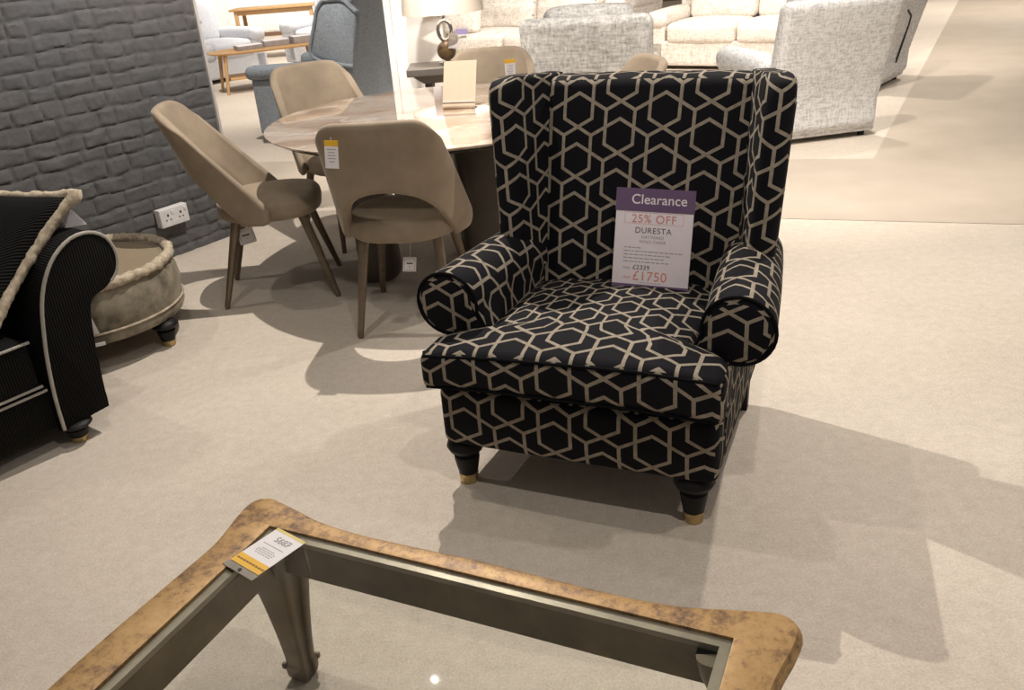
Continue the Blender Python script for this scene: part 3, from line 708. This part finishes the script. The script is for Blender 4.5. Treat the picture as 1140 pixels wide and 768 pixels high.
# ------------------------------------------------------------------ black ribbed sofa
def black_sofa():
    o = thing('black_sofa', 'black ribbed sofa with rolled arm and pale piping at the left edge', 'sofa', (-1.53, 2.66, 0), R(52))
    W = 1.7
    # arms (right one visible)
    def face():   # outline of the right arm front, clockwise from the bottom left
        P = [(-.040, .075), (-.036, .20), (-.022, .33), (-.006, .42), (.018, .52), (.055, .60), (.105, .66), (.170, .697), (.235, .698), (.285, .665), (.305, .605), (.290, .545), (.245, .505), (.200, .490), (.172, .465), (.156, .40), (.143, .30), (.136, .22), (.131, .15), (.130, .115), (.128, .085)]
        return P
    for mirror in (0, 1):
        f = bez([(x, 0, z) for x, z in face()], 3); rings = []
        for v, s_ in ((-.012, .93), (-.008, .98), (0, 1), (.3, 1), (.6, 1), (.88, 1)):
            rg = []
            for p in f:
                x = .12 + (p.x - .12) * (1 - (1 - s_) * .5); z = .4 + (p.z - .4) * (1 - (1 - s_) * .25); rg.append((x if not mirror else -W + .05 - x, v, z))
            rings.append(rg)
        a = MB().loft(rings).build('arm', 'cord', o, 50)
        f2 = [((p.x if not mirror else -W + .05 - p.x), -.008, p.z) for p in f]
        MB().tube(f2[:36], .0065).build('arm_piping', 'whitepipe', a)
        turned_leg(o, .012 if not mirror else -W + .04, .022, .088)
        MB().lathe([(.02, 0), (.028, .09)], 16, (.05 if not mirror else -W, .82, 0)).build('leg', 'blackwood', o)
    MB().rbox((-W / 2, .44, .158), (W / 2 - .03, .42, .083), .02).build('seat_base', 'cord', o)
    c = MB().rbox((-W / 2 + .005, .34, .33), (W / 2 - .06, .335, .088), .03, puff=(0, 0, .03), n=8).build('seat_cushion', 'cord', o)
    for z, v, n_ in ((.411, .002, 'cushion'), (.248, .010, 'cushion')): MB().tube([(-.055, v, z), (-.8, v - .002, z), (-W + .06, v, z)], .005).build('piping', 'whitepipe', c)
    MB().tube([(-.045, .012, .228), (-W + .06, .012, .228)], .005).build('base_piping', 'whitepipe', o)
    MB().rbox((-W / 2, .77, .44), (W / 2 - .02, .09, .29), .05, n=6).build('backrest', 'cord', o)
    # scatter cushion
    a = R(52); ux = Vector((math.cos(a), math.sin(a), 0)); vx = Vector((-ux.y, ux.x, 0)); O = Vector((-1.53, 2.66, 0))
    L = lambda u, v, z: O + ux * u + vx * v + Vector((0, 0, z))
    T_, Lw, Nn = L(.275, .09, .806), L(-.125, .05, .478), L(.065, .54, .845)
    k = thing('scatter_cushion', 'black ribbed scatter cushion edged in cream ruching on the black sofa', 'cushion', Lw, 0)
    e1 = T_ - Lw; e2 = Nn - T_; nn = e1.cross(e2).normalized()
    if nn.dot(Vector((0, 0, 1.5)) - Lw) < 0: nn = -nn
    m = MB(); n = 18; g = []
    def cp(s_, t):
        pin = .045 * (4 * t * (1 - t)); pin2 = .045 * (4 * s_ * (1 - s_))
        ss = pin + s_ * (1 - 2 * pin); tt = pin2 + t * (1 - 2 * pin2)
        return e1 * ss + e2 * tt
    for sd in (1, -1):
        vs = []; fs = []; uu = []
        for i in range(n + 1):
            for j in range(n + 1):
                s_, t = i / n, j / n; b = (max(0, 1 - (2 * s_ - 1) ** 4) * max(0, 1 - (2 * t - 1) ** 4)) ** .6
                vs.append(cp(s_, t) + nn * sd * .075 * b)
        for i in range(n):
            for j in range(n): f = (i * (n + 1) + j, (i + 1) * (n + 1) + j, (i + 1) * (n + 1) + j + 1, i * (n + 1) + j + 1); fs.append(f); uu.append([((q // (n + 1)) / n * .35 + (q % (n + 1)) / n * .35, (q % (n + 1)) / n * .5) for q in f])
        m.add(vs, fs, uu)
    m.build('cushion_cover', 'cord', k, 180)
    bd = [cp(i / 40, 0) for i in range(40)] + [cp(1, i / 40) for i in range(40)] + [cp(1 - i / 40, 1) for i in range(40)] + [cp(0, 1 - i / 40) for i in range(40)]
    MB().tube(bd, [.017 + .008 * max(0, 1 - abs(i_ - 40) / 4) for i_ in range(160)], 10, True, .36).build('ruched_edge', 'ruche', k, 180)
    c = tag(MB().add([(-.035, 0, 0), (.035, 0, 0), (.004, .012, .052), (-.004, .012, .052), (-.035, .003, 0), (.035, .003, 0), (.004, .015, .052), (-.004, .015, .052)], [(0, 1, 2, 3), (4, 7, 6, 5), (0, 4, 5, 1), (1, 5, 6, 2), (2, 6, 7, 3), (3, 7, 4, 0)]).build('folded_card', 'paper'), 'small folded white card standing on the black sofa arm', 'card')
    c.location = L(.255, .11, .698); c.rotation_euler = (0, 0, R(26))
black_sofa()

# ------------------------------------------------------------------ background seating
def seating(name, label, cat, loc, rz, W, D, H, seats, mat, arm_w=.2, arm_h=.60, seat_h=.45, lean=.2, foot=.05, wavy=False, back_round=.08, group=None, gap=False, button=False, deep_back=.16):
    o = thing(name, label, cat, (loc[0], loc[1], 0), R(rz), group); yb = D / 2; yf = -D / 2
    iw = W - 2 * arm_w
    ln = lambda p: (p[0] * (1 + .05 * max(0, (p[2] - .5))), p[1] + lean * max(0, p[2] - .25) , p[2])
    MB().rbox((0, -.02, (foot + .30) / 2), (W / 2 - .03, D / 2 - .02, (.30 - foot) / 2), .025).build('base', mat, o, 60)
    for i in range(seats):
        cx = -iw / 2 + iw / seats * (i + .5); hw = iw / seats / 2 - .004
        MB().rbox((cx, yf + .32, .28 + (seat_h - .28) / 2 + .01), (hw, .34, (seat_h - .28) / 2 + .02), .055, puff=(0, .02, .035), n=6, k=4).build('seat_cushion', mat, o, 60)
        b = MB().rbox((cx, yb - deep_back - .12, (seat_h + H) / 2 + .01), (hw, .10, (H - seat_h) / 2), .07, puff=(0, .05, .02), fn=(lambda p, L=ln: L((p[0], p[1] + (.012 * math.sin(p[2] * 34) if wavy else 0), p[2]))), n=8, k=4).build('back_cushion', mat, o, 60)
        if button: MB().rbox((cx, yb - deep_back - .26 + lean * .45, .72), (.022, .012, .022), .011, n=1, k=3).build('button', 'softink', b)
        if wavy:
            for zz in (.62, .76): MB().tube([ln((cx + hw * (t * 2 - 1) * .98, yb - deep_back - .235 + .03 * (2 * t - 1) ** 2, zz + .018 * math.sin(t * 6) )) for t in [i_ / 14 for i_ in range(15)]], .006).build('seam', 'softink', b)
        MB().rbox((cx, yf + .02, .175), (hw, .022, .115), .015).build('front_panel', mat, o, 60)
    MB().rbox((0, yb - deep_back / 2, (foot + .03 + H - .03) / 2), (W / 2 - .035, deep_back / 2, (H - .06 - foot) / 2), back_round * .8, fn=ln, n=6, k=4).build('back_panel', mat, o, 60)
    for sg in (-1, 1):
        x = sg * (W / 2 - arm_w / 2)
        a = MB().rbox((x, -.05, (foot + arm_h - .09) / 2), (arm_w / 2 - .02, D / 2 - .05, (arm_h - .09 - foot) / 2), .03, n=4).build('arm', mat, o, 60)
        MB().rbox((x, -.06, arm_h - .085), (arm_w / 2, D / 2 - .02, .085), .075, puff=(0, 0, .015), n=6, k=4).build('arm_pad', mat, a, 60)
    if gap: MB().tube([(x_, yb + lean * max(0, z_ - .25) + .003, z_) for x_, z_ in ((.16, .66), (.0, .60), (-.03, .52), (-.02, .20))], .009, 8).build('recline_gap', 'dark', o)
    for sx in (-1, 1):
        for sy in (-1, 1): MB().lathe([(.022, 0), (.026, foot + .012)], 16, (sx * (W / 2 - .10), sy * (D / 2 - .10), 0)).build('foot', 'dark', o)
    return o
seating('recliner_chair', 'pale grey tweed armchair seen from behind, right of the wing chair', 'armchair', (2.23, 6.52), 190, .90, .86, 1.0, 1, 'tw_grey', arm_w=.18, lean=.27, foot=.035)
seating('recliner_chair', 'pale grey tweed recliner furthest right, beyond the grey armchair beside the walkway', 'armchair', (3.27, 8.27), 229, .92, .88, 1.02, 1, 'tw_grey', arm_w=.17, lean=.26, foot=.035, gap=True)
seating('tub_armchair', 'mid grey tweed armchair seen from behind, directly above the wing chair back', 'armchair', (.76, 6.52), 166, .94, .80, 1.0, 1, 'tw_mid', arm_w=.16, lean=.2)
seating('two_seater_sofa', 'cream two seater sofa facing the viewer between the grey tweed armchairs', 'sofa', (2.86, 9.93), -35, 2.05, .95, .95, 2, 'tw_cream', arm_w=.24, lean=.22, foot=.04)
seating('wavy_back_sofa', 'cream sofa with wavy seamed back cushions behind the mid grey armchair', 'sofa', (.45, 10.6), -37, 2.1, .95, 1.0, 2, 'tw_cream', arm_w=.24, lean=.25, wavy=True)
seating('silver_sofa', 'silver grey sofa with buttoned back at far left beyond the brick wall', 'sofa', (-3.86, 12.1), 53, 1.7, .92, .98, 2, 'silver', arm_w=.24, lean=.2, button=True)
seating('silver_armchair', 'silver grey armchair half hidden behind the blue-grey wing chair', 'armchair', (-2.25, 13.3), -25, 1.05, .9, .95, 1, 'silver', arm_w=.24, lean=.2)
seating('far_sofa', 'pale sofa furthest back beside the walkway at the top edge', 'sofa', (6.15, 14.9), 200, 1.9, .9, .9, 2, 'tw_cream', arm_w=.2)
seating('beige_armchair', 'beige armchair beyond the cream sofas, seen over the grey armchair', 'armchair', (1.9, 13.2), -37, 1.0, .9, .95, 1, 'tw_cream', arm_w=.2)

# blue-grey wing chair
def blue_wing():
    o = thing('blue_wing_chair', 'blue-grey woven wing armchair turned away beside the white column', 'armchair', (-1.42, 7.88, 0), R(246)); o.scale = (1.08, 1.12, 1.04)
    mt = 'tw_blue'
    MB().rbox((0, 0, .20), (.36, .38, .12), .03).build('seat_base', mt, o, 60)
    MB().rbox((0, -.08, .39), (.27, .36, .075), .05, puff=(0, 0, .03)).build('seat_cushion', mt, o, 60)
    ln = lambda p: (p[0], p[1] + .16 * max(0, p[2] - .3), p[2] + (.05 * (1 - (p[0] / .34) ** 2) if p[2] > 1.0 else 0))
    MB().rbox((0, .34, .62), (.34, .065, .48), .045, fn=ln, n=8, k=4).build('backrest', mt, o, 60)
    for sg in (-1, 1):
        MB().rbox((sg * .365, -.02, .30), (.055, .38, .22), .02).build('arm', mt, o, 60)
        MB().rbox((sg * .375, -.04, .565), (.075, .40, .055), .05, k=4, fn=lambda p: (p[0], p[1], p[2] + .04 * (p[1] + .4))).build('arm_pad', mt, o, 60)
        out = bez([(.44, .60), (.30, .62), (.17, .66), (.13, .72), (.16, .82), (.20, .93), (.23, 1.02), (.29, 1.08), (.36, 1.07), (.42, 1.02), (.46, .99)], 4)  # (v,z)
        out2 = [(p.x + .16 * max(0, p.y - .3) * (.2 if p.x < .3 else 1), p.y) for p in [Vector((q[0], q[1])) for q in out]]
        rings = [[(sg * x, .36 + (a - .36) * s_, .82 + (b - .82) * s_) for a, b in out2] for x, s_ in ((.305, .96), (.315, 1), (.365, 1), (.375, .96))]
        wg = MB().loft(rings).build('wing', mt, o, 50)
        MB().tube([(sg * .372, a, b) for a, b in out2], .016).build('wing_roll', mt, wg)
    for sx in (-1, 1):
        for sy in (-1, 1): MB().lathe([(.015, 0), (.025, .09)], 16, (sx * .30, sy * .31, 0)).build('leg', 'oak', o)
blue_wing()

# oak coffee table with shelf and magazines
def oak_table():
    o = thing('oak_coffee_table', 'light oak boat-shaped coffee table with lower shelf and magazines on top', 'coffee table', (-2.66, 11.12, 0), R(25))
    ou = [(.70 * math.copysign(abs(math.cos(a)) ** .55, math.cos(a)), .30 * math.copysign(abs(math.sin(a)) ** .8, math.sin(a))) for a in [2 * PI * i / 48 for i in range(48)]]
    MB().loft([[(x * .96, y * .95, .445) for x, y in ou], [(x, y, .462) for x, y in ou], [(x, y, .470) for x, y in ou]]).build('tabletop', 'oak', o)
    MB().rbox((0, 0, .17), (.52, .20, .014), .005).build('shelf', 'oak', o)
    for sx in (-1, 1):
        for sy in (-1, 1): MB().tube([(sx * .53, sy * .17, .447), (sx * .58, sy * .19, 0)], [.026, .016], 12).build('leg', 'oak', o)
    a = R(25); ux = Vector((math.cos(a), math.sin(a), 0)); vx = Vector((-ux.y, ux.x, 0)); O = Vector((-2.66, 11.12, .470))
    for u, v, n_, r_, lb in ((-.22, -.03, 3, 29, 'grey catalogue stack on the left of the oak coffee table'), (.12, .04, 4, 22, 'white-topped magazine stack in the middle of the oak coffee table'), (.46, .0, 5, 27, 'tallest dark magazine stack on the right of the oak coffee table')):
        s_ = thing('magazine_stack', lb, 'magazines', O + ux * u + vx * v, R(r_), 'magazine stacks on the oak coffee table')
        MB().rbox((0, 0, .008 * n_), (.15, .11, .008 * n_), .004, n=2, k=2).build('magazine_pages', 'magazine', s_); MB().rbox((0, 0, .016 * n_ + .002), (.145, .105, .002), .001, n=1, k=1).build('top_cover', 'paper', s_)
oak_table()
def oak_desk():
    o = thing('oak_desk', 'light oak console table standing behind the silver sofa near the far wall', 'table', (-3.17, 14.3, 0), R(-3))
    MB().rbox((0, 0, .735), (.66, .24, .015), .005).build('tabletop', 'oak', o)
    MB().rbox((0, -.20, .69), (.57, .012, .032), .003).build('apron_rail', 'oak', o)
    for sx in (-1, 1):
        for sy in (-1, 1): MB().rbox((sx * .57, sy * .19, .36), (.025, .025, .36), .004, n=1, k=1).build('leg', 'oak', o)
oak_desk()
def cabinet():
    o = thing('white_cabinet', 'low cream sideboard against the far wall behind the oak console', 'cabinet', (-4.3, 18.5, 0), 0)
    MB().rbox((0, 0, .47), (1.5, .24, .40), .01).build('body', 'white', o)
    MB().rbox((0, -.01, .035), (1.45, .22, .035), .004).build('plinth', 'brownb', o)
    for x in (-1.1, -.36, .38, 1.12): MB().rbox((x, -.25, .47), (.36, .012, .37), .006).build('door', 'white', o)
cabinet()

# grey-washed console table with lamp, behind the dining table
def console():
    o = thing('console_table', 'dark grey-washed console table behind the marble table carrying the cream lamp', 'table', (-.19, 5.93, 0), 0)
    MB().rbox((0, 0, .735), (.34, .18, .022), .004).build('tabletop', 'grey_wood', o)
    MB().loft([[(-.31, -.15, .713), (.31, -.15, .713), (.31, .15, .713), (-.31, .15, .713)], [(-.24, -.12, .66), (.24, -.12, .66), (.24, .12, .66), (-.24, .12, .66)]]).build('apron_rail', 'grey_wood', o)
    for sx in (-1, 1):
        for sy in (-1, 1): MB().rbox((sx * .21, sy * .09, .33), (.025, .025, .33), .004, n=1, k=1).build('leg', 'grey_wood', o)
    l = thing('table_lamp', 'table lamp with wide cream drum shade, steel ring and brown ball base', 'lamp', (-.27, 5.93, .757), 0)
    MB().lathe([(0, 0), (.055, 0), (.055, .012), (.02, .02), (0, .02)], 24).build('lamp_foot', 'steel', l)
    MB().lathe([(.0, .02)] + [(.062 * math.sin(a), .082 - .062 * math.cos(a)) for a in [PI * i / 14 for i in range(1, 14)]] + [(0, .144)], 28).build('ball', 'ball', l)
    MB().tube([(.042 * math.cos(a) + .0, 0, .205 + .060 * math.sin(a)) for a in [2 * PI * i / 40 for i in range(40)]], .012, 10, True).build('ring', 'steel', l)
    MB().tube([(0, 0, .265), (0, 0, .40)], .008, 10).build('lamp_stem', 'steel', l)
    MB().lathe([(.255, .315), (.26, .315), (.235, .62), (.230, .62), (.255, .315)], 48, close=False).build('lamp_shade', 'shade', l)
    MB().tube([(-.25, 0, .33), (0, 0, .39), (.25, 0, .33)], .003, 6).build('shade_fitter', 'steel', l)
    pl = bpy.data.lights.new('lamp_bulb', 'POINT'); pl.energy = 5; pl.color = (1, .93, .84); pl.shadow_soft_size = .03
    po = bpy.data.objects.new('lamp_bulb', pl); scene.collection.objects.link(po); po.parent = l; po.location = (0, 0, .44)
    c = tag(MB().rbox((0, 0, -.045), (.030, .001, .045), .0008, n=1, k=1).tube([(0, 0, 0), (0, .006, .04)], .001, 6).build('lamp_tag', 'paper'), 'white tag hanging from the ring of the cream lamp', 'price tag'); c.location = (-.215, 5.86, .945); c.rotation_euler = (0, R(6), R(-10))
console()
# cushion on the wavy sofa
sc = thing('sofa_cushion', 'pinkish white textured scatter cushion on the wavy cream sofa beside the lamp', 'cushion', (-.28, 10.62, .50), R(-30))
MB().rbox((0, 0, .22), (.23, .06, .23), .055, puff=(0, .05, 0), n=8, k=4, fn=lambda p: (p[0], p[1] + .25 * p[2], p[2])).build('cushion_cover', 'tw_cream', sc, 60)
MB().box(-.02, .13, -.115, -.11, -.01, .05).build('hang_label', 'lav', sc)
